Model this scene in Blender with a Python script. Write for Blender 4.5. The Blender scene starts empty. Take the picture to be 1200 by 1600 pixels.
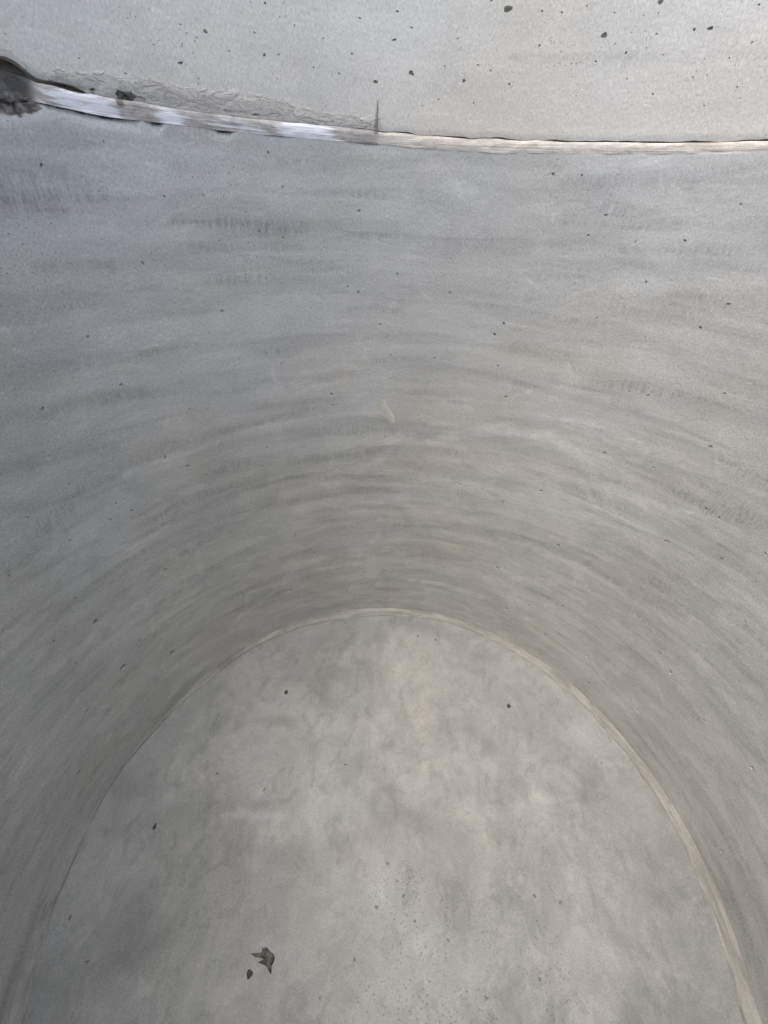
import bpy, bmesh, math, random
import numpy as np
from mathutils import Matrix, Vector

random.seed(7)
rng = np.random.default_rng(11)
S = bpy.context.scene
C = S.collection

# ---------------------------------------------------------------- camera (inside the tank, looking down)
F = 634.085                      # focal length in pixels of the 1200 x 1600 photograph
YAW, PITCH, ROLL = 0.233001, -0.641642, 0.056358
CAM = np.array([0.0, -0.380482, 1.648600])
R = 1.0                          # inner radius of the rings, metres
H = 1.774                        # height of the joint above the floor
HT = 2.30                        # top of the upper ring
WALL_T = 0.13


def _rot():
    cp, sp = math.cos(PITCH), math.sin(PITCH)
    fw = np.array([0, cp, sp]); up = np.array([0, -sp, cp]); rt = np.array([1.0, 0, 0])
    c, s = math.cos(ROLL), math.sin(ROLL)
    rt, up = c * rt + s * up, -s * rt + c * up
    c, s = math.cos(YAW), math.sin(YAW)
    M = np.array([[c, -s, 0], [s, c, 0], [0, 0, 1]])
    return M @ rt, M @ up, M @ fw


RT, UP, FW = _rot()


def ray(px, py):
    return FW + (px - 600) / F * RT - (py - 800) / F * UP


def wall_at(px, py):             # angle round the wall, height, distance
    D = ray(px, py)
    a = D[0] ** 2 + D[1] ** 2; b = CAM[0] * D[0] + CAM[1] * D[1]; c = CAM[0] ** 2 + CAM[1] ** 2 - R * R
    t = (-b + math.sqrt(b * b - a * c)) / a
    Q = CAM + t * D
    return math.atan2(Q[0], Q[1]), Q[2], t


def floor_at(px, py):
    D = ray(px, py)
    t = -CAM[2] / D[2]
    Q = CAM + t * D
    return Q[0], Q[1], t


# ---------------------------------------------------------------- helpers
def tag(o, label=None, cat=None, group=None, kind=None):
    if label: o['label'] = label
    if cat: o['category'] = cat
    if group: o['group'] = group
    if kind: o['kind'] = kind
    return o


def link(name, bm, mat, parent=None, smooth=True):
    me = bpy.data.meshes.new(name)
    bm.to_mesh(me); bm.free()
    if smooth:
        for p in me.polygons: p.use_smooth = True
    if mat: me.materials.append(mat)
    o = bpy.data.objects.new(name, me); C.objects.link(o)
    if parent: o.parent = parent
    return o


def vnoise(n, period, seed):
    """smooth periodic 1-D noise sampled at n points with `period` control values"""
    r = np.random.default_rng(seed).uniform(-1, 1, period)
    x = np.arange(n) / n * period
    i = np.floor(x).astype(int); f = x - i; f = f * f * (3 - 2 * f)
    return r[i % period] * (1 - f) + r[(i + 1) % period] * f


def interp_ang(th, table):
    t = sorted(table)
    return np.interp(th, [a for a, _ in t], [b for _, b in t])


# ---------------------------------------------------------------- node helper
class NT:
    def __init__(self, name):
        self.m = bpy.data.materials.new(name); self.m.use_nodes = True
        self.t = self.m.node_tree; self.n = self.t.nodes
        self.b = self.n['Principled BSDF']
        self.b.inputs['Roughness'].default_value = 0.85
        self.b.inputs['Specular IOR Level'].default_value = 0.3

    def new(self, ty, **kw):
        x = self.n.new(ty)
        for k, v in kw.items(): setattr(x, k, v)
        return x

    def lk(self, a, b): self.t.links.new(a, b)

    def put(self, sock, v):
        if hasattr(v, 'links') or isinstance(v, bpy.types.NodeSocket): self.lk(v, sock)
        else: sock.default_value = v

    def math(self, op, a, b=0.0, c=0.0, clamp=False):
        x = self.new('ShaderNodeMath', operation=op, use_clamp=clamp)
        self.put(x.inputs[0], a); self.put(x.inputs[1], b)
        if op in ('MULTIPLY_ADD', 'SMOOTH_MIN'): self.put(x.inputs[2], c)
        return x.outputs[0]

    def mul(self, a, b): return self.math('MULTIPLY', a, b)
    def add(self, a, b): return self.math('ADD', a, b)

    def map(self, v, a, b, c=0.0, d=1.0, smooth=True):
        x = self.new('ShaderNodeMapRange')
        x.interpolation_type = 'SMOOTHSTEP' if smooth else 'LINEAR'
        self.put(x.inputs[0], v)
        for i, q in enumerate((a, b, c, d)): self.put(x.inputs[1 + i], q)
        return x.outputs[0]

    def noise(self, vec, scale=1.0, detail=2.0, rough=0.5, dist=0.0, st=None, off=None):
        if st or off:
            mp = self.new('ShaderNodeMapping')
            self.lk(vec, mp.inputs[0])
            mp.inputs['Scale'].default_value = st or (1, 1, 1)
            mp.inputs['Location'].default_value = off or (0, 0, 0)
            vec = mp.outputs[0]
        x = self.new('ShaderNodeTexNoise')
        self.lk(vec, x.inputs['Vector'])
        x.inputs['Scale'].default_value = scale; x.inputs['Detail'].default_value = detail
        x.inputs['Roughness'].default_value = rough; x.inputs['Distortion'].default_value = dist
        return x.outputs[0]

    def mix(self, f, a, b, mode='MIX'):
        x = self.new('ShaderNodeMix', data_type='RGBA', blend_type=mode)
        self.put(x.inputs[0], f)
        for s, v in ((x.inputs[6], a), (x.inputs[7], b)):
            if isinstance(v, tuple): v = (*v, 1.0)
            self.put(s, v)
        return x.outputs[2]

    def scale(self, col, f):      # multiply a colour by a scalar socket
        cx = self.new('ShaderNodeVectorMath', operation='SCALE')
        self.lk(col, cx.inputs[0]); self.put(cx.inputs['Scale'], f)
        return cx.outputs[0]

    def attr(self, name):
        x = self.new('ShaderNodeAttribute'); x.attribute_name = name
        return x.outputs['Fac']

    def uv(self):
        return self.new('ShaderNodeUVMap', uv_map='wall').outputs[0]

    def obj(self):
        return self.new('ShaderNodeTexCoord').outputs['Object']

    def bump(self, h, strength, dist, normal=None):
        x = self.new('ShaderNodeBump')
        x.inputs['Strength'].default_value = strength; x.inputs['Distance'].default_value = dist
        self.lk(h, x.inputs['Height'])
        if normal is not None: self.lk(normal, x.inputs['Normal'])
        return x.outputs[0]


# ---------------------------------------------------------------- materials
def concrete_wall(name, lower):
    k = NT(name); uv = k.uv(); ob = k.obj()
    lowz = k.new('ShaderNodeSeparateXYZ'); k.lk(uv, lowz.inputs[0])
    v = lowz.outputs[1]
    # warp so that trowel courses wander a little
    wn = k.noise(uv, 1, 2, .5, st=(1.6, 2.2, 1))
    wv = k.math('MULTIPLY_ADD', wn, .045, v)
    cm = k.new('ShaderNodeCombineXYZ'); k.lk(lowz.outputs[0], cm.inputs[0]); k.lk(wv, cm.inputs[1])
    w = cm.outputs[0]
    cloud = k.noise(ob, 2.2, 4, .55, .4)
    cloud2 = k.noise(ob, 7.0, 4, .6, .8)
    band = k.noise(w, 1, 1.5, .5, .3, st=(2.0, 19, 1))
    bandf = k.noise(w, 1, 2, .5, .5, st=(5, 44, 1), off=(3, 7, 0))
    tick = k.noise(uv, 1, 3, .65, .2, st=(130, 20, 1))
    sweep = k.noise(w, 1, 2.5, .5, 1.5, st=(3.4, 8, 1), off=(9, 2, 0))
    grain = k.noise(uv, 1, 2, .7, st=(250, 170, 1))
    grain2 = k.noise(ob, 75, 3, .65)
    if lower:
        base = k.mix(k.map(cloud, .35, .65), (.388, .393, .376), (.430, .436, .420))
        bamp, tamp, samp, gamp = 1.0, 1.0, 1.0, 1.0
    else:
        base = k.mix(k.map(cloud, .35, .65), (.520, .508, .462), (.580, .568, .520))
        bamp, tamp, samp, gamp = .28, .45, .35, .85
    # warm / greenish drift of the cement
    tint = k.map(k.noise(ob, 3.1, 3, .5, .2), .45, .72)
    base = k.mix(k.mul(tint, .40), base, k.mix(1.0, base, (1.05, 1.0, .92), 'MULTIPLY'))
    patch = k.map(k.noise(w, 1, 2, .5, .2, st=(2.4, 5, 1), off=(5, 5, 0)), .40, .62)
    g = k.math('MULTIPLY_ADD', k.math('SUBTRACT', band, .5), .14 * bamp, 1.0)
    g = k.mul(g, k.math('MULTIPLY_ADD', k.math('SUBTRACT', k.map(band, .45, .53), .5), .055 * bamp, 1.0))
    g = k.mul(g, k.math('MULTIPLY_ADD', k.mul(k.math('SUBTRACT', bandf, .5), patch), .20 * bamp, 1.0))
    g = k.mul(g, k.math('MULTIPLY_ADD', k.math('SUBTRACT', sweep, .5), .15 * samp, 1.0))
    g = k.mul(g, k.math('MULTIPLY_ADD', k.math('SUBTRACT', cloud2, .5), .16, 1.0))
    # short upright drag marks, only along some courses
    course = k.mul(k.map(band, .52, .40), k.map(k.noise(w, 1, 2, .5, 0, st=(3.2, 30, 1), off=(1, 4, 0)), .50, .62))
    tk = k.mul(course, k.map(tick, .42, .62))
    g = k.mul(g, k.math('MULTIPLY_ADD', tk, -.16 * tamp, 1.0))
    # smeared trowel edges: thin lighter lips
    rid = k.math('ABSOLUTE', k.math('SUBTRACT', sweep, .52))
    lip = k.mul(k.map(rid, .018, .0), k.map(cloud2, .5, .65))
    g = k.mul(g, k.math('MULTIPLY_ADD', lip, .13 * samp, 1.0))
    pz = k.noise(w, 1, 3, .5, 1.8, st=(5, 9, 1), off=(12, 8, 0))
    deep = k.map(v, 1.35, .75, .35, 1.0)   # the lower courses were worked over more
    g = k.mul(g, k.math('MULTIPLY_ADD', k.mul(k.map(pz, .50, .545), deep), .07 * samp, 1.0))
    pz2 = k.noise(w, 1, 2, .5, 1.4, st=(8, 17, 1), off=(2, 18, 0))
    g = k.mul(g, k.math('MULTIPLY_ADD', k.mul(k.map(pz2, .56, .60), deep), -.06 * samp, 1.0))
    # stains whose outlines are kept on the mesh, broken up by the drag marks
    st = k.attr('stain')
    sb = k.mul(st, k.map(k.add(k.mul(tick, .75), k.mul(grain2, .35)), .38, .66, .25, 1.0))
    g = k.mul(g, k.math('MULTIPLY_ADD', sb, -.30, 1.0))
    pl = k.attr('pale')
    g = k.mul(g, k.math('MULTIPLY_ADD', k.mul(pl, k.map(cloud2, .3, .7, .6, 1.0)), .27, 1.0))
    # sandy grain
    g = k.mul(g, k.math('MULTIPLY_ADD', k.math('SUBTRACT', grain, .5), .85 * gamp, 1.0))
    g = k.mul(g, k.math('MULTIPLY_ADD', k.math('SUBTRACT', grain2, .5), .22 * gamp, 1.0))
    spk = k.map(k.noise(ob, 170, 1, .5), .66, .78)
    g = k.math('MULTIPLY_ADD', spk, .16, g)
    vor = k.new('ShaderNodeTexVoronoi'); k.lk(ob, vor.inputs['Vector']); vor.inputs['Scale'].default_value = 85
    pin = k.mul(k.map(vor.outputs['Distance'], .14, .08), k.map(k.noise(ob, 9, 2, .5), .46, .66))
    g = k.mul(g, k.math('MULTIPLY_ADD', pin, -.42 if lower else -.38, 1.0))  # shade inside the tiny air holes, painted into the colour
    col = k.scale(base, g)
    # brown mortar smear; beside the joint, damp dark chipped edges and painted undercut shade
    sm = k.attr('smear')
    rough_sm = k.noise(uv, 1, 5, .65, 1.2, st=(26, 60, 1))
    ms = k.map(k.math('MULTIPLY_ADD', rough_sm, 1.1, k.math('SUBTRACT', sm, 1.05)), .0, .30)
    ms = k.mul(ms, k.map(sm, .0, .2))
    smcol = k.mix(k.map(rough_sm, .35, .65), (.33, .31, .275), (.48, .46, .42))
    smcol = k.scale(smcol, k.math('MULTIPLY_ADD', k.math('SUBTRACT', grain, .5), .6, 1.0))
    col = k.mix(k.mul(ms, .75), col, smcol)
    dk = k.attr('dark_mask')
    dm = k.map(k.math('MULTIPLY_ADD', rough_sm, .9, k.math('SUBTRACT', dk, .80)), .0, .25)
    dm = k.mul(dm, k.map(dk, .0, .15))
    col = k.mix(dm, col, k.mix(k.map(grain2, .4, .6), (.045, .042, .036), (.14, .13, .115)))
    wm = k.attr('warm')
    col = k.mix(k.mul(wm, .8), col, k.mix(1.0, col, (1.06, 1.0, .90), 'MULTIPLY'))
    k.lk(col, k.b.inputs['Base Color'])
    k.lk(k.map(band, .35, .65, .62 if lower else .75, .92), k.b.inputs['Roughness'])
    h = k.mul(band, .0016 if lower else .0008)
    h = k.math('MULTIPLY_ADD', sweep, .0012 if lower else .0010, h)
    h = k.math('MULTIPLY_ADD', grain2, .0006, h)
    h = k.math('MULTIPLY_ADD', grain, .0003, h)
    h = k.math('MULTIPLY_ADD', pin, -.0012, h)
    h = k.math('MULTIPLY_ADD', k.mul(rough_sm, ms), .003, h)
    k.lk(k.bump(h, 1.0, 1.0), k.b.inputs['Normal'])
    return k.m


def concrete_floor():
    k = NT('trowelled_floor_concrete'); ob = k.obj()
    cloud = k.noise(ob, 2.6, 5, .6, .6)
    cl2 = k.noise(ob, 6.5, 5, .62, 1.2, off=(4, 1, 0))
    sw = k.noise(ob, 1, 4, .55, 2.4, st=(4.5, 3.0, 1), off=(2, 3, 0))
    streak = k.noise(ob, 1, 4, .6, .6, st=(30, 5, 1), off=(7, 0, 0))
    grain = k.noise(ob, 230, 2, .7)
    g2 = k.noise(ob, 75, 3, .65)
    base = k.mix(k.map(cloud, .36, .66), (.202, .211, .207), (.256, .265, .260))
    wm = k.attr('warm')
    base = k.mix(k.mul(wm, k.map(cl2, .35, .6, .35, 1.0)), base, k.mix(1.0, base, (1.06, 1.0, .92), 'MULTIPLY'))
    g = k.math('MULTIPLY_ADD', k.math('SUBTRACT', cl2, .5), .34, 1.0)
    g = k.mul(g, k.math('MULTIPLY_ADD', k.math('SUBTRACT', sw, .5), .30, 1.0))
    g = k.mul(g, k.math('MULTIPLY_ADD', k.math('SUBTRACT', streak, .5), .12, 1.0))
    rid = k.math('ABSOLUTE', k.math('SUBTRACT', sw, .5))
    g = k.mul(g, k.math('MULTIPLY_ADD', k.mul(k.map(rid, .02, .0), k.map(cl2, .48, .64)), .10, 1.0))
    pz = k.noise(ob, 1, 3, .5, 2.6, st=(6, 4.5, 1), off=(1, 8, 0))
    g = k.mul(g, k.math('MULTIPLY_ADD', k.map(pz, .505, .522), .06, 1.0))
    pz2 = k.noise(ob, 1, 3, .55, 1.5, st=(13, 9, 1), off=(4, 3, 0))
    g = k.mul(g, k.math('MULTIPLY_ADD', k.map(pz2, .575, .60), -.10, 1.0))
    st = k.attr('stain')
    g = k.mul(g, k.math('MULTIPLY_ADD', k.mul(st, k.map(cl2, .3, .65, 1.0, .35)), -.36, 1.0))
    pl = k.attr('pale')
    g = k.mul(g, k.math('MULTIPLY_ADD', k.mul(pl, k.map(cl2, .3, .6, .3, 1.0)), .22, 1.0))
    g = k.mul(g, k.math('MULTIPLY_ADD', k.math('SUBTRACT', grain, .5), .75, 1.0))
    g = k.mul(g, k.math('MULTIPLY_ADD', k.math('SUBTRACT', g2, .5), .26, 1.0))
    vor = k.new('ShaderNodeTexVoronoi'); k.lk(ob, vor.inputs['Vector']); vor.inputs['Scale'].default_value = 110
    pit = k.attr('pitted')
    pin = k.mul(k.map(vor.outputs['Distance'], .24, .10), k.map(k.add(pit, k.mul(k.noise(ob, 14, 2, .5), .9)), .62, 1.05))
    g = k.mul(g, k.math('MULTIPLY_ADD', pin, -.18, 1.0))  # pinhole shade on the floor, painted as darker dots
    col = k.scale(base, g)
    k.lk(col, k.b.inputs['Base Color'])
    k.lk(k.map(cloud, .3, .7, .70, .50), k.b.inputs['Roughness'])
    h = k.mul(sw, .0024)
    h = k.math('MULTIPLY_ADD', cl2, .0016, h)
    h = k.math('MULTIPLY_ADD', g2, .0005, h)
    h = k.math('MULTIPLY_ADD', grain, .00025, h)
    h = k.math('MULTIPLY_ADD', pin, -.0011, h)
    k.lk(k.bump(h, 1.0, 1.0), k.b.inputs['Normal'])
    return k.m


def mortar_mat(name, c0, c1, white=True, st=(4, 300, 1), gr=.5):
    k = NT(name); uv = k.uv(); ob = k.obj()
    line = k.noise(uv, 1, 4, .65, .3, st=st)
    blot = k.noise(uv, 1, 4, .6, .8, st=(20 if white else 5, 60, 1))
    grain = k.noise(ob, 240, 2, .7)
    base = k.mix(k.map(blot, .35, .65), c0, c1)
    g = k.math('MULTIPLY_ADD', k.math('SUBTRACT', line, .5), .42 if white else .95, 1.0)
    g = k.mul(g, k.math('MULTIPLY_ADD', k.math('SUBTRACT', grain, .5), gr, 1.0))
    col = k.scale(base, g)
    if white:
        wa = k.attr('white'); brush = k.noise(uv, 1, 4, .6, .2, st=(7, 190, 1), off=(3, 1, 0))
        wf = k.map(k.math('MULTIPLY_ADD', k.add(k.mul(blot, .5), k.mul(brush, 1.6)), 1.0, k.math('SUBTRACT', wa, 1.32)), .0, .5)
        wf = k.mul(wf, k.map(wa, .0, .2))
        col = k.mix(wf, col, k.scale(k.mix(0.0, (.80, .805, .81), (.8, .8, .8)), k.math('MULTIPLY_ADD', k.math('SUBTRACT', line, .5), .35, 1.0)))
        be = k.attr('warm')
        col = k.mix(k.mul(be, .9), col, k.scale(k.mix(k.map(blot, .3, .7), (.60, .545, .455), (.70, .66, .58)), g))
        dk = k.attr('dark_mask')
        col = k.mix(k.map(k.math('MULTIPLY_ADD', blot, .8, k.math('SUBTRACT', dk, .75)), .0, .3), col, k.scale(k.mix(k.map(blot, .3, .7), (.125, .113, .10), (.24, .222, .20)), g))
    k.lk(col, k.b.inputs['Base Color'])
    h = k.mul(line, .0012)
    h = k.math('MULTIPLY_ADD', blot, .0018, h)
    h = k.math('MULTIPLY_ADD', grain, .0005, h)
    k.lk(k.bump(h, 1.0, 1.0), k.b.inputs['Normal'])
    return k.m


def plain_mat(name, c0, c1, sc=90, rough=.9):
    k = NT(name); ob = k.obj()
    a = k.noise(ob, sc, 4, .65, .5)
    k.lk(k.mix(k.map(a, .35, .65), c0, c1), k.b.inputs['Base Color'])
    k.b.inputs['Roughness'].default_value = rough
    k.lk(k.bump(a, .7, .003), k.b.inputs['Normal'])
    return k.m


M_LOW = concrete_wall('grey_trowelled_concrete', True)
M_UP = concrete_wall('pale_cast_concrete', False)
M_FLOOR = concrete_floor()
M_JOINT = mortar_mat('brushed_mortar', (.34, .315, .285), (.47, .445, .41))
M_FILLET = mortar_mat('tan_fillet_mortar', (.200, .201, .188), (.288, .287, .268), white=False, st=(5, 170, 1), gr=.6)
M_CRUMB = plain_mat('dark_crumbled_mortar', (.07, .065, .058), (.19, .175, .158), 60)
M_FLAKE = plain_mat('dark_dry_flake', (.030, .029, .027), (.115, .110, .103), 55)
M_GRIT = plain_mat('dark_grit', (.035, .034, .030), (.07, .068, .06), 200)
M_SPLINT = plain_mat('grey_splinter', (.16, .15, .135), (.26, .245, .225), 120)
M_STREAK = plain_mat('pale_beige_mortar', (.46, .44, .395), (.53, .51, .46), 50)

# ---------------------------------------------------------------- marks read off the photograph (pixel tables -> places on the surfaces)
# joint: pixel rows of the lower ring's top edge and of the mortar's upper edge
J_LOW = [(-10, 160), (30, 160), (60, 159), (150, 178), (225, 189), (300, 198), (450, 213), (600, 226), (700, 236), (850, 241), (1000, 242), (1210, 238)]
J_TOP = [(-10, 103), (20, 110), (45, 121), (62, 131), (80, 134), (110, 140), (125, 144), (150, 147), (190, 154), (240, 164), (300, 174), (380, 184), (450, 190), (520, 197),
         (580, 204), (640, 210), (700, 215), (760, 217), (900, 221), (1100, 223), (1210, 221)]
low_tab = [wall_at(*p)[:2] for p in J_LOW]
top_tab = [wall_at(*p)[:2] for p in J_TOP]


def z_low(th): return interp_ang(th, low_tab)
def z_top(th): return interp_ang(th, top_tab)


def strokes(th, z, lst, hard=2.2):
    """soft-edged marks: polyline in photo pixels, half height in pixels, strength"""
    out = np.zeros_like(th)
    for pts, hp, s in lst:
        P = [wall_at(*p) for p in pts]
        for a, b in zip(P[:-1], P[1:]):
            A = np.array(a[:2]); B = np.array(b[:2]); d = B - A; L = d @ d + 1e-9
            t = np.clip(((th - A[0]) * d[0] + (z - A[1]) * d[1]) / L, 0, 1)
            dist = np.hypot(th - A[0] - t * d[0], z - A[1] - t * d[1])
            h = hp * (a[2] + b[2]) / 2 / F
            out = np.maximum(out, s * np.clip(hard * (1.0 + .35 / hard - dist / h), 0, 1))
    return np.clip(out, 0, 1)


STAIN = [([(-20, 262), (100, 264)], 9, .6), ([(165, 263), (195, 262)], 6, .35), ([(-20, 318), (82, 325)], 22, .55), ([(272, 345), (330, 347)], 7, .8),
         ([(345, 347), (480, 353)], 8, .85), ([(480, 353), (620, 358)], 8, .45), ([(300, 385), (470, 390)], 7, .6), ([(60, 416), (175, 415)], 8, .5),
         ([(275, 266), (330, 270)], 12, .35), ([(320, 436), (440, 440)], 10, .3), ([(-20, 658), (90, 640), (220, 612)], 13, .6), ([(-20, 738), (180, 700)], 11, .5),
         ([(-20, 805), (100, 778), (182, 745)], 11, .5), ([(300, 652), (420, 632)], 10, .35), ([(830, 465), (960, 476)], 13, .5), ([(960, 482), (1220, 535)], 11, .4),
         ([(880, 284), (1085, 290)], 8, .65), ([(905, 302), (1220, 292)], 6, .35), ([(800, 548), (1000, 600)], 10, .4), ([(860, 590), (1100, 652)], 10, .45),
         ([(960, 628), (1000, 640)], 8, .45), ([(300, 715), (460, 670), (600, 655)], 9, .4), ([(340, 770), (480, 720), (620, 700)], 8, .4), ([(230, 830), (330, 790), (470, 745)], 9, .35),
         ([(400, 800), (520, 770), (600, 765)], 9, .4), ([(860, 380), (1060, 350)], 9, .3), ([(840, 410), (1200, 420)], 7, .35), ([(760, 830), (900, 870), (1000, 930)], 10, .4),
         ([(1000, 930), (1100, 970), (1180, 1060)], 12, .35), ([(330, 880), (470, 840), (560, 830)], 9, .3), ([(240, 960), (330, 890), (420, 850)], 9, .35),
         ([(380, 950), (470, 905), (560, 890)], 12, .35), ([(640, 870), (760, 890), (860, 930)], 10, .4), ([(730, 800), (830, 825), (930, 870)], 9, .4),
         ([(660, 300), (720, 330), (700, 400)], 14, .25), ([(120, 560), (10, 600)], 22, .3), ([(930, 700), (1060, 760), (1130, 820)], 9, .3)]
PALE = [([(880, 655), (960, 668), (1010, 700), (1000, 722), (940, 712)], 4, .6), ([(905, 748), (930, 790), (960, 800)], 4, .8), ([(860, 690), (900, 700), (925, 725)], 4, .6),
        ([(1085, 800), (1095, 770), (1060, 745)], 4, .5), ([(690, 672), (720, 680), (745, 668), (800, 662)], 4, .6), ([(860, 840), (930, 862), (985, 905)], 5, .4),
        ([(445, 905), (470, 880), (520, 870)], 4, .5), ([(230, 940), (240, 985), (225, 1010)], 4, .4), ([(255, 870), (300, 850), (315, 900)], 5, .3), ([(640, 905), (700, 915), (750, 935)], 4, .5),
        ([(130, 1010), (230, 900)], 6, .3), ([(20, 1240), (50, 1160)], 6, .35), ([(1080, 1020), (1150, 1110)], 7, .35), ([(360, 985), (385, 950), (388, 930)], 4, .4),
        ([(670, 690), (760, 672), (860, 680), (920, 730), (955, 790)], 9, .7), ([(945, 755), (1000, 780), (1070, 805)], 7, .7), ([(700, 290), (735, 300)], 12, .5),
        ([(470, 660), (330, 690), (200, 740)], 8, .35), ([(430, 915), (500, 890), (560, 880)], 5, .6), ([(880, 590), (1080, 640)], 7, .25), ([(840, 395), (1180, 395)], 9, .35),
        ([(590, 720), (625, 680), (690, 665)], 9, .35), ([(1040, 640), (1160, 700)], 10, .3), ([(360, 980), (420, 930), (450, 910)], 6, .35), ([(905, 905), (1010, 985)], 14, .3),
        ([(130, 500), (280, 510)], 18, .3), ([(80, 860), (160, 820)], 22, .25), ([(760, 905), (870, 910)], 6, .35), ([(1010, 1010), (1090, 1090)], 12, .3)]
WARM = [([(640, 720), (860, 730)], 34, .55), ([(800, 560), (960, 580)], 26, .4), ([(620, 650), (800, 650)], 24, .3), ([(610, 800), (720, 810)], 18, .4), ([(560, 890), (720, 860)], 25, .35)]
SMEAR = [([(100, 128), (200, 142), (260, 152)], 26, .75), ([(230, 148), (330, 165), (450, 180)], 24, .85), ([(420, 170), (520, 190), (590, 198)], 18, .7), ([(0, 82), (60, 112)], 18, .5),
         ([(640, 200), (720, 210)], 9, .25), ([(800, 212), (1210, 217)], 5, .2)]
DARK_UP = [([(-20, 96), (30, 110), (62, 130)], 5.5, 1.0), ([(78, 131), (104, 137), (124, 143)], 4.5, .95), ([(188, 150), (204, 152)], 8, .85), ([(140, 141), (150, 142)], 5, .6),  # first stroke paints the black shade of the undercut over the hollow
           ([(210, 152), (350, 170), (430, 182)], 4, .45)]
DARK_LOW = [([(-20, 168), (30, 166), (62, 163)], 9, .85), ([(18, 170), (26, 176)], 8, .9), ([(60, 161), (150, 180), (220, 191)], 2.2, .7), ([(236, 191), (250, 193)], 4, .62),
            ([(340, 202), (360, 204)], 3, .6), ([(220, 191), (450, 215), (600, 228)], 1.2, .35), ([(40, 168), (46, 166)], 6, .8)]  # dark chipped edge, chips and a thin dark line under the mortar

PORES_UP = [(282, 38, 2), (321, 49, 4), (282, 98, 4), (398, 51, 2.2), (413, 86, 3.2), (435, 85, 2), (390, 64, 1.6), (358, 80, 2.2), (414, 5, 2.6), (392, 3, 1.6), (562, 28, 2.4), (587, 127, 4.2),
            (550, 84, 2.2), (530, 115, 2), (196, 115, 2), (124, 91, 1.8), (310, 123, 1.8), (490, 105, 1.8), (621, 18, 2.8), (633, 20, 2.2), (643, 43, 2.4), (634, 43, 1.6), (616, 62, 3.4),
            (643, 114, 5.2), (711, 117, 2.8), (725, 126, 3.6), (772, 23, 2.6), (794, 14, 7.5), (847, 17, 2.2), (878, 19, 2.2), (869, 27, 1.8), (843, 71, 2.4), (851, 71, 2), (917, 9, 1.8),
            (768, 1, 2.4), (944, 55, 5.6), (1032, 3, 5), (1085, 46, 3.2), (1110, 44, 4.4), (978, 82, 2.6), (931, 96, 2.2), (893, 100, 1.8), (796, 131, 2.4), (747, 101, 2), (767, 110, 2),
            (779, 106, 1.8), (695, 103, 1.8), (1026, 53, 2), (1010, 75, 1.6), (1020, 147, 2.2), (980, 122, 1.6), (1175, 66, 2.2), (1152, 135, 1.8), (1186, 7, 2.4), (1036, 85, 1.6), (1083, 121, 1.6),
            (685, 155, 1.8), (740, 160, 1.6), (900, 150, 1.6), (1100, 165, 1.6), (660, 165, 1.6), (240, 70, 1.5), (460, 40, 1.6), (505, 60, 1.5), (1140, 90, 1.6), (960, 20, 1.6), (715, 60, 1.6)]
PORES_LOW = [(65, 259, 3), (318, 305, 2), (257, 307, 2.4), (561, 329, 2.6), (442, 292, 2), (451, 277, 2), (405, 361, 2), (442, 371, 2.2), (223, 411, 2.6), (347, 486, 2.8), (137, 526, 2.8),
             (307, 538, 1.8), (189, 601, 3.4), (66, 639, 3.4), (296, 639, 2), (518, 616, 2.8), (543, 448, 2.2), (560, 456, 2.6), (594, 507, 2), (440, 568, 2), (467, 222, 2.6), (419, 238, 2.2),
             (51, 227, 2.4), (162, 221, 2.2), (864, 272, 3.4), (909, 274, 2.4), (1157, 319, 2.2), (1009, 441, 3), (1004, 442, 1.8), (1070, 376, 2.8), (787, 506, 3), (773, 523, 2.8), (610, 555, 2),
             (932, 497, 2), (1094, 512, 3), (1138, 475, 2.6), (778, 572, 2.2), (679, 559, 2), (790, 620, 2.4), (1012, 618, 2.6), (1132, 615, 2.6), (947, 336, 2.6), (919, 368, 2.4), (993, 378, 2),
             (616, 413, 2), (621, 428, 2.2), (703, 457, 2), (109, 756, 2.6), (258, 715, 3.4), (293, 728, 3.4), (181, 786, 3.2), (205, 797, 3), (173, 811, 2.2), (416, 699, 2.8), (409, 728, 2.4),
             (109, 844, 3), (44, 808, 2.4), (14, 900, 3), (117, 935, 2.6), (258, 890, 3.6), (149, 972, 4.4), (84, 1002, 2.8), (118, 1036, 3), (218, 1000, 3.4), (270, 1019, 4.2), (192, 1042, 5),
             (379, 930, 2.8), (452, 923, 3.4), (541, 924, 2.8), (570, 894, 2.8), (461, 836, 2.4), (519, 632, 2), (491, 864, 2.2), (602, 682, 2.2), (720, 757, 2.4), (846, 767, 2.6), (945, 708, 2.8),
             (1110, 698, 3.2), (1021, 731, 2.2), (786, 784, 2.2), (632, 822, 2.4), (872, 852, 3), (1042, 846, 3.2), (1103, 795, 2.6), (1123, 809, 2.6), (1196, 865, 3.2), (1127, 873, 2.8), (777, 887, 3),
             (791, 951, 3.4), (851, 991, 2.8), (917, 1025, 2.6), (923, 1026, 2.6), (921, 1067, 2.8), (1031, 1021, 3.2), (1164, 972, 2.8), (880, 947, 2.4), (610, 895, 2.2), (827, 946, 2.4), (989, 1073, 2.6),
             (1048, 1051, 3.4), (136, 1110, 4), (123, 1208, 4), (92, 1247, 3.4), (64, 1327, 3.4), (1175, 1200, 3.4), (1127, 1331, 3.2), (997, 1110, 2.6), (1100, 1126, 2.6)]
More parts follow.
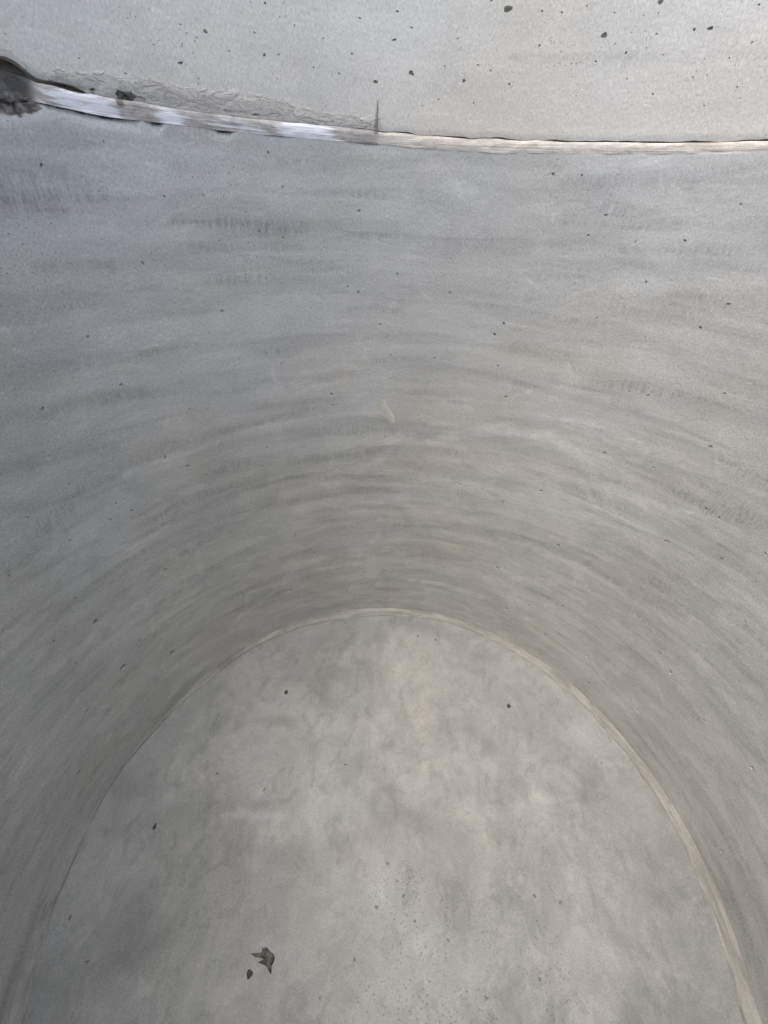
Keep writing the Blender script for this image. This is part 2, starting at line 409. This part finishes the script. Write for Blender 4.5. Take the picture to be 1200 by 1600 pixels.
PORES_FLOOR = [(340, 1209, 2.2), (110, 1434, 2.6), (136, 1504, 2.6), (413, 1234, 2), (540, 1195, 1.8), (588, 1418, 2.4), (843, 1530, 2), (876, 1410, 2), (606, 1350, 2), (700, 1470, 2), (760, 1560, 2.2),
               (500, 1560, 2), (554, 1500, 2), (680, 1000, 1.8), (653, 994, 1.8), (835, 1400, 2.2), (648, 1440, 2), (630, 1400, 2), (622, 1425, 2.2), (940, 1192, 1.6)]


# ---------------------------------------------------------------- a grid surface with real pits in it
def pit_grid(bm, V, idx, nu, nv, pores, cell, wrap, place):
    """V[j][i] BMVerts; removes 3x3 cells round each pore and fills them with an irregular bowl.
    pores: (iu, iv, ru, rv, depth) in cell units;  place(u, v, depth) -> BMVert"""
    used = np.zeros((nv, nu), bool)
    faces = {}
    bowls = []; sharp = []
    for (cu, cv, r, depth, rot, ell) in pores:
        i0, j0 = int(math.floor(cu)), int(math.floor(cv))
        k = 1 if r < 1.15 else 2
        if j0 - k < 0 or j0 + k >= nv: continue
        if not wrap and (i0 - k < 0 or i0 + k >= nu): continue
        ii = [(i0 + d) % nu for d in range(-k, k + 1)]
        jj = [j0 + d for d in range(-k, k + 1)]
        if used[np.ix_(jj, ii)].any(): continue
        used[np.ix_(jj, ii)] = True
        bowls.append((cu, cv, r, depth, rot, ell, i0, j0, k))
    for j in range(nv):
        for i in range(nu):
            if used[j, i]: continue
            q = [V[j][i], V[j][(i + 1) % len(V[j])], V[j + 1][(i + 1) % len(V[j])], V[j + 1][i]]
            if any(x is None for x in q): continue
            bm.faces.new(q)
    for (cu, cv, r, depth, rot, ell, i0, j0, k) in bowls:
        path = [(i, j0 - k) for i in range(i0 - k, i0 + k + 1)] + [(i0 + k + 1, j) for j in range(j0 - k, j0 + k + 1)] + \
               [(i, j0 + k + 1) for i in range(i0 + k + 1, i0 - k, -1)] + [(i0 - k, j) for j in range(j0 + k + 1, j0 - k, -1)]
        bd = [V[j][i % len(V[j])] for i, j in path]
        ang = [math.atan2(j - cv, i - cu) for i, j in path]
        ph = [random.uniform(0, 6.28) for _ in range(3)]
        rings = [bd]
        for fr, dp in ((1.05, 0.0), (.97, .25), (.86, .75), (.5, 1.0)):
            ring = []
            for a in ang:
                rr = r * fr * (1 + .16 * math.sin(2 * a + ph[0]) + .12 * math.sin(3 * a + ph[1]) + .06 * math.sin(5 * a + ph[2]))
                x = rr * math.cos(a - rot) * ell; y = rr * math.sin(a - rot) / ell
                ring.append(place(cu + x * math.cos(rot) - y * math.sin(rot), cv + x * math.sin(rot) + y * math.cos(rot), dp * depth))
            rings.append(ring)
        sharp.append(rings[1]); sharp.append(rings[2])
        for A, B in zip(rings[:-1], rings[1:]):
            n = len(A)
            for q in range(n):
                bm.faces.new([A[q], A[(q + 1) % n], B[(q + 1) % n], B[q]])
        bm.faces.new(rings[-1])
    bm.edges.ensure_lookup_table()
    for ring in sharp:
        for q in range(len(ring)):
            e = bm.edges.get((ring[q], ring[(q + 1) % len(ring)]))
            if e: e.smooth = False


NU = 560
DU = 2 * math.pi / NU
TH = -math.pi + DU * np.arange(NU)


def relief(th, z, seed, amp):
    """slight waviness left by the trowel (metres)"""
    r = np.random.default_rng(seed); out = np.zeros_like(th)
    for q in range(26):
        fu = r.integers(1, 9); fz = r.uniform(4, 46); p = r.uniform(0, 6.28); s = r.choice([-1, 1])
        out += np.sin(fu * th + s * fz * z + p) / (1 + .05 * fz) * r.uniform(.3, 1)
    return out * amp / 6


def build_ring(name, zb, zt, nv, pores_px, mat, amp, seed, tables, up):
    """zb, zt: arrays of bottom and top height per angle"""
    bm = bmesh.new()
    lays = {k: bm.verts.layers.float.new(k) for k in ('stain', 'pale', 'warm', 'smear', 'dark_mask')}
    uvs = bm.verts.layers.float_vector.new('uvw')
    T, K = np.meshgrid(TH, np.linspace(0, 1, nv + 1))
    Z = zb[None, :] * (1 - K) + zt[None, :] * K
    A = {k: strokes(T.ravel(), Z.ravel(), tables.get(k, []), {'pale': 2.2, 'stain': 1.6}.get(k, 1.0)).reshape(T.shape) for k in lays}
    REL = relief(T, Z, seed, amp)
    if not up:                                    # rounded and, at the broken end, spalled arris under the joint
        d = zt[None, :] - Z
        chip = A['dark_mask'] * np.clip(1 - d / .035, 0, 1)
        REL = REL + .0004 * np.clip(1 - d / .006, 0, 1) + .011 * chip
    else:
        d = Z - zb[None, :]
        chip = A['dark_mask'] * np.clip(1 - d / .03, 0, 1)
        REL = REL + .0012 * np.clip(1 - d / .004, 0, 1) + .003 * chip
    V = []
    for j in range(nv + 1):
        row = []
        for i in range(NU):
            r = R + REL[j, i]
            v = bm.verts.new((r * math.sin(T[j, i]), r * math.cos(T[j, i]), Z[j, i]))
            v[uvs] = (T[j, i], Z[j, i], 0)
            for k in lays: v[lays[k]] = A[k][j, i]
            row.append(v)
        V.append(row)

    def place(cu, cv, depth):
        i = int(math.floor(cu)); f = cu - i; i %= NU; i2 = (i + 1) % NU
        j = min(max(int(math.floor(cv)), 0), nv - 1); g = cv - j
        bil = lambda M: (M[j, i] * (1 - f) + M[j, i2] * f) * (1 - g) + (M[j + 1, i] * (1 - f) + M[j + 1, i2] * f) * g
        th = -math.pi + cu * DU; z = bil(Z); r = R + bil(REL) + depth
        v = bm.verts.new((r * math.sin(th), r * math.cos(th), z))
        v[uvs] = (th, z, 0)
        for k in lays: v[lays[k]] = bil(A[k])
        return v

    pores = []
    for (px, py, rp) in pores_px:
        th, z, t = wall_at(px, py)
        cu = (th + math.pi) / DU; i = int(cu) % NU
        cv = (z - zb[i]) / (zt[i] - zb[i]) * nv
        big = rp > 3.9
        r = rp * t / F / DU * (.85 if big else (.80 if up else .74))
        dep = r * DU * (1.3 if big or up else 1.0) + .0006
        pores.append((cu, cv, r, dep, random.uniform(0, 3.14), random.uniform(1.0, 1.28)))
    # more small pores round the part the photograph does not reach
    for _ in range(90):
        th = random.choice([random.uniform(1.75, 3.1), random.uniform(-3.1, -2.2)])
        z = random.uniform(float(zb.max()) + .03, float(zt.min()) - .03)
        i = int((th + math.pi) / DU) % NU
        r = random.uniform(.2, .42)
        pores.append(((th + math.pi) / DU, (z - zb[i]) / (zt[i] - zb[i]) * nv, r, r * DU * 1.7, random.uniform(0, 3), random.uniform(1, 1.3)))
    pores.sort(key=lambda p: -p[2])
    pit_grid(bm, V, None, NU, nv, pores, DU, True, place)
    # top, outer and bottom faces of the ring
    ro = R + WALL_T
    ob = [bm.verts.new((ro * math.sin(a), ro * math.cos(a), z)) for a, z in zip(TH, zb)]
    ot = [bm.verts.new((ro * math.sin(a), ro * math.cos(a), z)) for a, z in zip(TH, zt)]
    for row, z in ((ob, zb), (ot, zt)):
        for v, a, zz in zip(row, TH, z): v[uvs] = (a, zz, 0)
    for i in range(NU):
        k = (i + 1) % NU
        bm.faces.new([ob[k], ob[i], ot[i], ot[k]])
        bm.faces.new([V[nv][k], ot[k], ot[i], V[nv][i]][::-1])
        bm.faces.new([V[0][i], ob[i], ob[k], V[0][k]][::-1])
    for row in (V[0], V[nv], ob, ot):
        for i in range(NU):
            e = bm.edges.get((row[i], row[(i + 1) % NU]))
            if e: e.smooth = False
    uvl = bm.loops.layers.uv.new('wall')
    for f in bm.faces:
        us = [l.vert[uvs][0] for l in f.loops]
        fix = max(us) - min(us) > 3
        for l in f.loops:
            u, v_, _ = l.vert[uvs]
            if fix and u < 0: u += 2 * math.pi
            l[uvl].uv = (u, v_)
    bmesh.ops.recalc_face_normals(bm, faces=bm.faces)
    o = link(name, bm, mat)
    return o


zl = z_low(TH) + .0012 * vnoise(NU, 90, 3)
ztp = z_top(TH)
crack = .0019 + .0018 * vnoise(NU, 140, 5) + .0012 * vnoise(NU, 280, 6)
PX_TH = lambda px, py: wall_at(px, py)[0]
t_left = PX_TH(590, 203)
th_chip = PX_TH(66, 132)
left_zone = (TH < t_left) & (TH > -2.2)
chip_zone = np.clip((th_chip - TH) / .03, 0, 1) * (TH > -1.75)
crack = np.where(TH < t_left, .0004 + .0012 * np.maximum(vnoise(NU, 160, 8), 0), np.maximum(crack, .0007))
crack = np.where((TH < PX_TH(128, 145)), .006, crack)
ztop_m = ztp + .0016 * vnoise(NU, 200, 9)
zub = ztop_m + crack + .010 * chip_zone * (.6 + .4 * vnoise(NU, 180, 12))

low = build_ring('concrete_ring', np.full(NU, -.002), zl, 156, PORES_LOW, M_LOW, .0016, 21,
                 dict(stain=STAIN, pale=PALE, warm=WARM, dark_mask=DARK_LOW), False)
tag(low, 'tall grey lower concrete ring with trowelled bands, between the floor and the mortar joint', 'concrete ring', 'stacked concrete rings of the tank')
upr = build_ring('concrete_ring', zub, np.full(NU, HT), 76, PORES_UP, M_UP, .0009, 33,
                 dict(smear=SMEAR, dark_mask=DARK_UP, stain=[([(1090, 40), (1150, 60)], 10, .3), ([(800, 88), (990, 88)], 4, .35)]), True)
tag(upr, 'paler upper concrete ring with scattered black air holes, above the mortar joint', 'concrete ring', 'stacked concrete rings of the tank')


# ---------------------------------------------------------------- mortar joint
def strip(name, rows, mat, parent=None, attrs=None, closed=True, ths=None, sharp=()):
    """rows: list of (radius array, height array); a band running round the wall"""
    bm = bmesh.new(); ths = TH if ths is None else ths; n = len(ths)
    lay = {k: bm.verts.layers.float.new(k) for k in (attrs or {})}
    uvs = bm.verts.layers.float_vector.new('uvw')
    VV = []
    for q, (r, z) in enumerate(rows):
        row = []
        for i in range(n):
            v = bm.verts.new((r[i] * math.sin(ths[i]), r[i] * math.cos(ths[i]), z[i]))
            v[uvs] = (ths[i], z[i] + (R - r[i]), 0)
            for k in lay: v[lay[k]] = attrs[k][q][i]
            row.append(v)
        VV.append(row)
    for A, B in zip(VV[:-1], VV[1:]):
        for i in range(n if closed else n - 1):
            k = (i + 1) % n
            bm.faces.new([A[i], B[i], B[k], A[k]])
    for q in sharp:
        for i in range(n):
            e = bm.edges.get((VV[q][i], VV[q][(i + 1) % n]))
            if e: e.smooth = False
    uvl = bm.loops.layers.uv.new('wall')
    for f in bm.faces:
        us = [l.vert[uvs][0] for l in f.loops]; fix = max(us) - min(us) > 3
        for l in f.loops:
            u, v_, _ = l.vert[uvs]
            if fix and u < 0: u += 2 * math.pi
            l[uvl].uv = (u, v_)
    bmesh.ops.recalc_face_normals(bm, faces=bm.faces)
    return link(name, bm, mat, parent)


NF = 1120
THF = -math.pi + 2 * math.pi / NF * np.arange(NF)
up_i = lambda a: np.interp(THF, np.append(TH, math.pi), np.append(a, a[0]))
zlF, ztF = up_i(zl), up_i(ztop_m)
chipF = np.clip((th_chip - THF) / .035, 0, 1) * (THF > -1.75)
prof = [(0.0, .0007), (.08, .0002), (.25, -.0006), (.48, -.0012), (.70, -.0013), (.90, -.0008), (1.0, .0008)]
rows = [(np.full(NF, R + .03), zlF + .001), ]
for fr, dr in prof:
    wob = .0007 * vnoise(NF, 260, int(fr * 100) + 40) + .0005 * vnoise(NF, 60, int(fr * 100) + 80)
    rr = R + dr + wob + chipF * (.020 + .006 * vnoise(NF, 150, int(fr * 100) + 90))
    rows.append((rr, zlF - .0004 + fr * (ztF - zlF + .0004)))
rows.append((np.full(NF, R + .014) + .012 * chipF, ztF + .0005))
rows.append((np.full(NF, R + .016) + .012 * chipF, ztF + .030))


def ang_attr(pairs):               # (pixel x0, x1, value) along the joint, soft ends
    out = np.zeros(NF)
    for x0, x1, s, soft in pairs:
        a0 = PX_TH(x0, np.interp(x0, [p[0] for p in J_LOW], [p[1] for p in J_LOW]))
        a1 = PX_TH(x1, np.interp(x1, [p[0] for p in J_LOW], [p[1] for p in J_LOW]))
        out = np.maximum(out, s * np.clip((THF - a0) / soft, 0, 1) * np.clip((a1 - THF) / soft, 0, 1))
    return out


nr = len(rows)
white = ang_attr([(48, 215, 1.3, .09), (222, 310, 1.25, .07), (415, 545, 1.35, .085), (300, 440, .45, .05), (205, 235, .5, .03)])
hw = [0, .9, .95, 1, 1, .9, .6, .2, 0, 0]
warm = np.maximum(np.clip((THF - PX_TH(585, 224)) / .03, 0, 1) * (THF < 2.6), 0)
dark_mask = np.maximum(ang_attr([(178, 208, .7, .015), (300, 440, .30, .04), (520, 585, .22, .03)]), chipF)
joint = strip('mortar_joint', rows, M_JOINT, sharp=(1, 7), attrs=dict(white=[np.maximum(white * h, warm * (.85 if q in (1, 2) else 0)) for q, h in enumerate(hw)],
              warm=[warm * (1.0 if q < 7 else .5) for q in range(nr)], dark_mask=[np.maximum(dark_mask * (1 if q > 4 else .55), chipF) for q in range(nr)]), ths=THF)
tag(joint, 'narrow brushed mortar joint between the two rings, white patches left and beige right', 'mortar joint')

# broken, hollow end of the joint at the left: loose dark rubble lying in the recess
thc = np.linspace(-1.42, th_chip - .012, 150); nc = len(thc); rowsc = []
rc = np.random.default_rng(17)
zc = z_low(thc)
taper = np.clip((th_chip - .012 - thc) / .03, 0, 1)
for q, a in enumerate(np.linspace(-.5, 1.05, 9) * math.pi):
    lump = .006 + .0035 * vnoise(nc, 40, 200 + q) + .002 * vnoise(nc, 75, 230 + q) + .0012 * rc.uniform(-1, 1, nc)
    rowsc.append((R + .015 - lump * taper * math.cos(a) * 1.3, zc + .004 + lump * taper * math.sin(a)))
o = strip('crumbled_mortar', rowsc, M_CRUMB, joint, closed=False, ths=thc)
tag(o, 'dark crumbled mortar in the hollow left end')

# ---------------------------------------------------------------- splinter standing on the joint
th0, z0, t0 = wall_at(587, 204); th1, z1, _ = wall_at(590.5, 156)
bm = bmesh.new(); secs = []
for q in range(13):
    f = q / 12; th = th0 + (th1 - th0) * f + .0006 * math.sin(q * 1.7); z = z0 + (z1 - z0) * f
    w = .0036 * (1 - f) ** .8 + .0006; d = .0034 * (1 - f) + .0008
    ring = []
    for a in range(6):
        ca, sa = math.cos(a * math.pi / 3), math.sin(a * math.pi / 3)
        rr = R - .0008 - d * (sa * .5 + .5); tt = th + w * ca
        ring.append(bm.verts.new((rr * math.sin(tt), rr * math.cos(tt), z)))
    secs.append(ring)
for A, B in zip(secs[:-1], secs[1:]):
    for a in range(6): bm.faces.new([A[a], A[(a + 1) % 6], B[(a + 1) % 6], B[a]])
bm.faces.new(secs[0]); bm.faces.new(secs[-1])
bmesh.ops.recalc_face_normals(bm, faces=bm.faces)
tag(link('splinter', bm, M_SPLINT, smooth=False), 'thin grey pointed splinter standing upright on top of the mortar joint', 'splinter')

# pale dried drip half way up the lower ring: part of that ring
bm = bmesh.new()
pts = [(598, 624, 2.5), (600, 632, 4.5), (603, 640, 5), (607, 648, 6.5), (611, 655, 5), (613, 661, 2.5)]
L, Rr, Mi = [], [], []
for px, py, w in pts:
    th, z, t = wall_at(px, py); ww = 1.6 * w * t / F
    jit = random.uniform(.8, 1.2)
    L.append(bm.verts.new(((R + .0003) * math.sin(th - ww * jit), (R + .0003) * math.cos(th - ww * jit), z)))
    Mi.append(bm.verts.new(((R - .0016) * math.sin(th), (R - .0016) * math.cos(th), z)))
    Rr.append(bm.verts.new(((R + .0003) * math.sin(th + ww), (R + .0003) * math.cos(th + ww), z)))
for q in range(len(pts) - 1):
    bm.faces.new([L[q], L[q + 1], Mi[q + 1], Mi[q]]); bm.faces.new([Mi[q], Mi[q + 1], Rr[q + 1], Rr[q]])
bmesh.ops.subdivide_edges(bm, edges=bm.edges, cuts=2, use_grid_fill=True, smooth=.5)
bmesh.ops.recalc_face_normals(bm, faces=bm.faces)
o = link('mortar_drip', bm, M_STREAK, low); o['label'] = 'small pale beige drip of dried mortar'

# ---------------------------------------------------------------- floor slab
def strokes_flat(x, y, lst):
    out = np.zeros_like(x)
    for pts, hp, s in lst:
        P = [floor_at(*p) for p in pts]
        for a, b in zip(P[:-1], P[1:]):
            A = np.array(a[:2]); B = np.array(b[:2]); d = B - A; Lq = d @ d + 1e-9
            t = np.clip(((x - A[0]) * d[0] + (y - A[1]) * d[1]) / Lq, 0, 1)
            dist = np.hypot(x - A[0] - t * d[0], y - A[1] - t * d[1])
            out = np.maximum(out, s * np.clip(1.8 * (1.25 - dist / (hp * a[2] / F)), 0, 1))
    return np.clip(out, 0, 1)


FST = [([(350, 1130), (380, 1115)], 20, .6), ([(390, 1128), (470, 1125)], 9, .5), ([(470, 1130), (490, 1180)], 12, .4), ([(500, 1090), (540, 1085)], 26, .4), ([(330, 1235), (340, 1215)], 14, .4),
       ([(330, 1262), (440, 1258)], 10, .5), ([(170, 1290), (215, 1230)], 16, .35), ([(210, 1440), (240, 1470)], 34, .35), ([(270, 1300), (360, 1320)], 34, .3), ([(785, 1235), (815, 1230)], 18, .5),
       ([(790, 1300), (810, 1330)], 24, .35), ([(920, 1220), (920, 1290)], 12, .4), ([(1010, 1340), (1060, 1400)], 12, .35), ([(1030, 1400), (1050, 1410)], 16, .5), ([(905, 1380), (925, 1430)], 12, .35),
       ([(960, 1440), (1000, 1450)], 36, .35), ([(140, 1160), (260, 1130)], 12, .2), ([(660, 1090), (690, 1130)], 22, .3), ([(60, 1560), (180, 1500)], 14, .25), ([(850, 1560), (1000, 1560)], 34, .25),
       ([(560, 1040), (500, 1060)], 18, .35), ([(440, 1020), (470, 1060)], 16, .25), ([(740, 1150), (760, 1165)], 16, .35), ([(940, 1330), (960, 1345)], 18, .3), ([(600, 1260), (640, 1300)], 26, .35)]
FPL = [([(330, 1285), (360, 1272), (450, 1275)], 6, .8), ([(830, 1245), (912, 1255)], 7, .9), ([(570, 1150), (600, 1130)], 22, .7), ([(280, 1170), (285, 1230)], 8, .4), ([(600, 1020), (640, 1080)], 28, .3),
       ([(830, 1180), (880, 1210)], 22, .6), ([(445, 1240), (480, 1215)], 7, .5), ([(580, 1350), (600, 1380)], 24, .5), ([(640, 1180), (700, 1230)], 40, .3), ([(770, 1270), (780, 1280)], 12, .6),
       ([(100, 1560), (180, 1490)], 7, .4), ([(210, 1560), (320, 1500)], 7, .4), ([(1085, 1420), (1095, 1445)], 5, .5), ([(700, 1330), (840, 1360)], 30, .3)]
FWM = [([(620, 1020), (650, 1200), (700, 1330)], 60, .38), ([(560, 1320), (760, 1330)], 40, .4), ([(700, 1100), (860, 1240)], 50, .15)]
FPT = [([(620, 1400), (650, 1480)], 48, .8), ([(800, 1400), (870, 1540)], 40, .7), ([(580, 1560), (760, 1580)], 30, .6), ([(690, 1430), (760, 1450)], 36, .5), ([(420, 1190), (440, 1180)], 26, .3)]

bm = bmesh.new()
NFL = 172; EXT = R + WALL_T + .05
xs = np.linspace(-EXT, EXT, NFL + 1)
X, Y = np.meshgrid(xs, xs)
lays = {k: bm.verts.layers.float.new(k) for k in ('stain', 'pale', 'warm', 'pitted')}
AF = {k: strokes_flat(X.ravel(), Y.ravel(), l).reshape(X.shape) for k, l in (('stain', FST), ('pale', FPL), ('warm', FWM), ('pitted', FPT))}
r2 = np.random.default_rng(5)
ZF = np.zeros_like(X)
for q in range(22):
    a = r2.uniform(0, 6.28); fq = r2.uniform(3, 22)
    ZF += np.sin(fq * (X * math.cos(a) + Y * math.sin(a)) + r2.uniform(0, 6.28)) / (1 + .12 * fq) * .0004
V = []
for j in range(NFL + 1):
    row = []
    for i in range(NFL + 1):
        v = bm.verts.new((X[j, i], Y[j, i], ZF[j, i]))
        for k in lays: v[lays[k]] = AF[k][j, i]
        row.append(v)
    V.append(row)
DXF = xs[1] - xs[0]


def place_f(cu, cv, depth):
    i, j = int(cu), int(cv); f, g = cu - i, cv - j
    bil = lambda M: (M[j, i] * (1 - f) + M[j, i + 1] * f) * (1 - g) + (M[j + 1, i] * (1 - f) + M[j + 1, i + 1] * f) * g
    v = bm.verts.new((xs[0] + cu * DXF, xs[0] + cv * DXF, bil(ZF) - depth))
    for k in lays: v[lays[k]] = bil(AF[k])
    return v


pf = []
for px, py, rp in PORES_FLOOR:
    x, y, t = floor_at(px, py); r = rp * t / F / DXF
    pf.append(((x - xs[0]) / DXF, (y - xs[0]) / DXF, r, r * DXF * 1.6, random.uniform(0, 3), random.uniform(1, 1.25)))
pit_grid(bm, V, None, NFL, NFL, pf, DXF, False, place_f)
edge = [V[0][i] for i in range(NFL)] + [V[j][NFL] for j in range(NFL)] + [V[NFL][i] for i in range(NFL, 0, -1)] + [V[j][0] for j in range(NFL, 0, -1)]
bot = [bm.verts.new((v.co.x, v.co.y, -.15)) for v in edge]
for q in range(len(edge)):
    k = (q + 1) % len(edge)
    bm.faces.new([edge[k], edge[q], bot[q], bot[k]])
bm.faces.new(bot[::-1])
bmesh.ops.recalc_face_normals(bm, faces=bm.faces)
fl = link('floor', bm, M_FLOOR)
tag(fl, 'round smooth trowelled grey concrete floor', kind='structure')

# ---------------------------------------------------------------- mortar fillet round the foot of the wall
IN = [(-124, .962), (-114, .968), (-107, .972), (-93, .984), (-73, .968), (-51, .972), (-19, .948), (2, .964), (28, .955), (44, .962), (69, .960), (77, .957), (86, .950), (94, .955), (180, .96), (-180, .96)]
rin = np.interp(THF, [math.radians(a) for a, _ in sorted(IN)], [b for _, b in sorted(IN)])
rin = rin + .009 + .0022 * vnoise(NF, 90, 61) + .0022 * vnoise(NF, 260, 62)
rowsf = []
for q, f in enumerate([0, .03, .1, .2, .3, .4, .46, .5, .6, .7, .8, .9, 1.0]):
    hh = .0135 * f ** 1.6 + (.0028 if q else 0) - (.0026 if q in (6,) else 0)      # stepped inner edge and a tooled groove
    ridge = .0016 * math.sin(f * 17) + .0012 * vnoise(NF, 300, 70 + q) + .0014 * vnoise(NF, 110, 90 + q)
    rr = rin + (R + .004 - rin) * f
    zz = hh + ridge * (0 if q == 0 else 1) + (-.0025 if q == 0 else .0015)
    rowsf.append((rr + .0008 * vnoise(NF, 400, 120 + q), zz * (1 + .2 * vnoise(NF, 40, 140))))
rowsf.append((np.full(NF, R + .012), np.full(NF, .017)))
fil = strip('mortar_fillet', rowsf, M_FILLET, ths=THF)
tag(fil, 'thin tan mortar fillet running round the edge of the floor at the wall foot', 'mortar fillet')

# ---------------------------------------------------------------- loose bits on the floor
OUT = [(320, 505), (400, 491), (478, 486), (500, 455), (492, 402), (520, 428), (545, 395), (590, 422), (625, 475), (668, 498), (692, 550), (690, 600), (670, 650), (640, 692), (642, 760), (640, 826), (602, 772),
       (570, 712), (540, 682), (482, 655), (428, 640), (512, 626), (520, 588), (470, 562), (400, 552), (358, 530)]
pts = [floor_at(360 + x / 10, 1440 + y / 10)[:2] for x, y in OUT]
cx, cy = floor_at(360 + 59.5, 1440 + 56.5)[:2]
bm = bmesh.new(); rings = []
ext = max(math.hypot(x - cx, y - cy) for x, y in pts)
for f, up in ((1.0, 0.0), (.93, .8), (.72, 1.0), (.42, 1.0), (.16, 1.0)):
    ring = []
    for x, y in pts:
        d = math.hypot(x - cx, y - cy) * f
        h = .0035 + .010 * (d / ext) ** 1.5 + (.006 if f < .9 else .0) * (1 - f)
        z = (.0008 + .004 * (d / ext) ** 2) if up == 0 else h
        ring.append(bm.verts.new((cx + (x - cx) * f, cy + (y - cy) * f, z + random.uniform(-.0006, .0006) * up)))
    rings.append(ring)
n = len(pts)
for A, B in zip(rings[:-1], rings[1:]):
    for q in range(n): bm.faces.new([A[q], A[(q + 1) % n], B[(q + 1) % n], B[q]])
bm.faces.new(rings[-1]); bm.faces.new([v for v in rings[0]][::-1])
bmesh.ops.recalc_face_normals(bm, faces=bm.faces)
flake = link('dry_flake', bm, M_FLAKE)
tag(flake, 'dark grey jagged flake with long pointed tips lying on the floor', 'flake')


def pebble(px, py, w, h, label):
    x, y, t = floor_at(px, py); k = t / F
    bm = bmesh.new()
    bmesh.ops.create_icosphere(bm, subdivisions=3, radius=1)
    rp = random.Random(int(px)); ph = [rp.uniform(0, 6.28) for _ in range(6)]
    for v in bm.verts:
        c = v.co.copy()
        s = 1 + .16 * math.sin(3 * c.x + ph[0]) + .13 * math.sin(4 * c.y + ph[1]) + .08 * math.sin(5 * c.z + 4 * c.x + ph[2])
        v.co = Vector((c.x * w / 2 * k * s, c.y * h / 2 * k * s, c.z * min(w, h) / 2 * k * .55 * s))
    o = link('pebble', bm, M_GRIT)
    o.location = (x, y, min(w, h) / 2 * k * .42)
    o.rotation_euler = (0, 0, YAW)
    tag(o, label, 'pebble', 'specks of grit lying on the floor')
    return o


pebble(390.5, 1522, 8.0, 10.5, 'small dark pebble lying right beside the jagged flake')
pebble(447.5, 1082, 5.5, 6.0, 'tiny dark speck of grit on the left of the far floor, near the arched edge')
pebble(795, 1103.5, 6.0, 6.0, 'tiny dark round speck of grit on the right half of the floor')
pebble(242, 1292, 5.0, 7.5, 'tiny dark elongated speck of grit near the left edge of the floor')

# ---------------------------------------------------------------- camera
cam = bpy.data.cameras.new('camera'); co = bpy.data.objects.new('camera', cam); C.objects.link(co)
cam.sensor_fit = 'VERTICAL'; cam.sensor_height = 36; cam.sensor_width = 27
cam.lens = F / 1600 * 36
cam.clip_start = .02; cam.clip_end = 500
m = Matrix.Identity(4)
for r in range(3):
    m[r][0] = RT[r]; m[r][1] = UP[r]; m[r][2] = -FW[r]; m[r][3] = CAM[r]
co.matrix_world = m
S.camera = co

# ---------------------------------------------------------------- daylight falling in through the open top
SUN_AZ, SUN_EL = math.radians(222), math.radians(75)     # azimuth clockwise from +Y
w = bpy.data.worlds.new('World'); S.world = w; w.use_nodes = True
nt = w.node_tree; bg = nt.nodes['Background']
sky = nt.nodes.new('ShaderNodeTexSky'); sky.sky_type = 'NISHITA'; sky.sun_disc = False
sky.sun_elevation = SUN_EL; sky.sun_rotation = SUN_AZ
sky.air_density = 1.0; sky.dust_density = 4.6; sky.ozone_density = 1.0
nt.links.new(sky.outputs[0], bg.inputs[0]); bg.inputs[1].default_value = .15
sl = bpy.data.lights.new('sun', 'SUN'); sl.energy = .95; sl.angle = math.radians(62); sl.color = (1, .94, .83)
so = bpy.data.objects.new('sun', sl); C.objects.link(so)
d = Vector((math.sin(SUN_AZ) * math.cos(SUN_EL), math.cos(SUN_AZ) * math.cos(SUN_EL), math.sin(SUN_EL)))
so.rotation_euler = d.to_track_quat('Z', 'Y').to_euler(); so.location = d * 6

S.view_settings.view_transform = 'Standard'; S.view_settings.look = 'None'
S.view_settings.gamma = 1.0; S.view_settings.use_curve_mapping = False
S.view_settings.exposure = 1.34
S.render.engine = 'CYCLES'
S.cycles.max_bounces = 12; S.cycles.diffuse_bounces = 6
S.cycles.use_denoising = True; S.cycles.use_adaptive_sampling = True; S.cycles.adaptive_threshold = .02
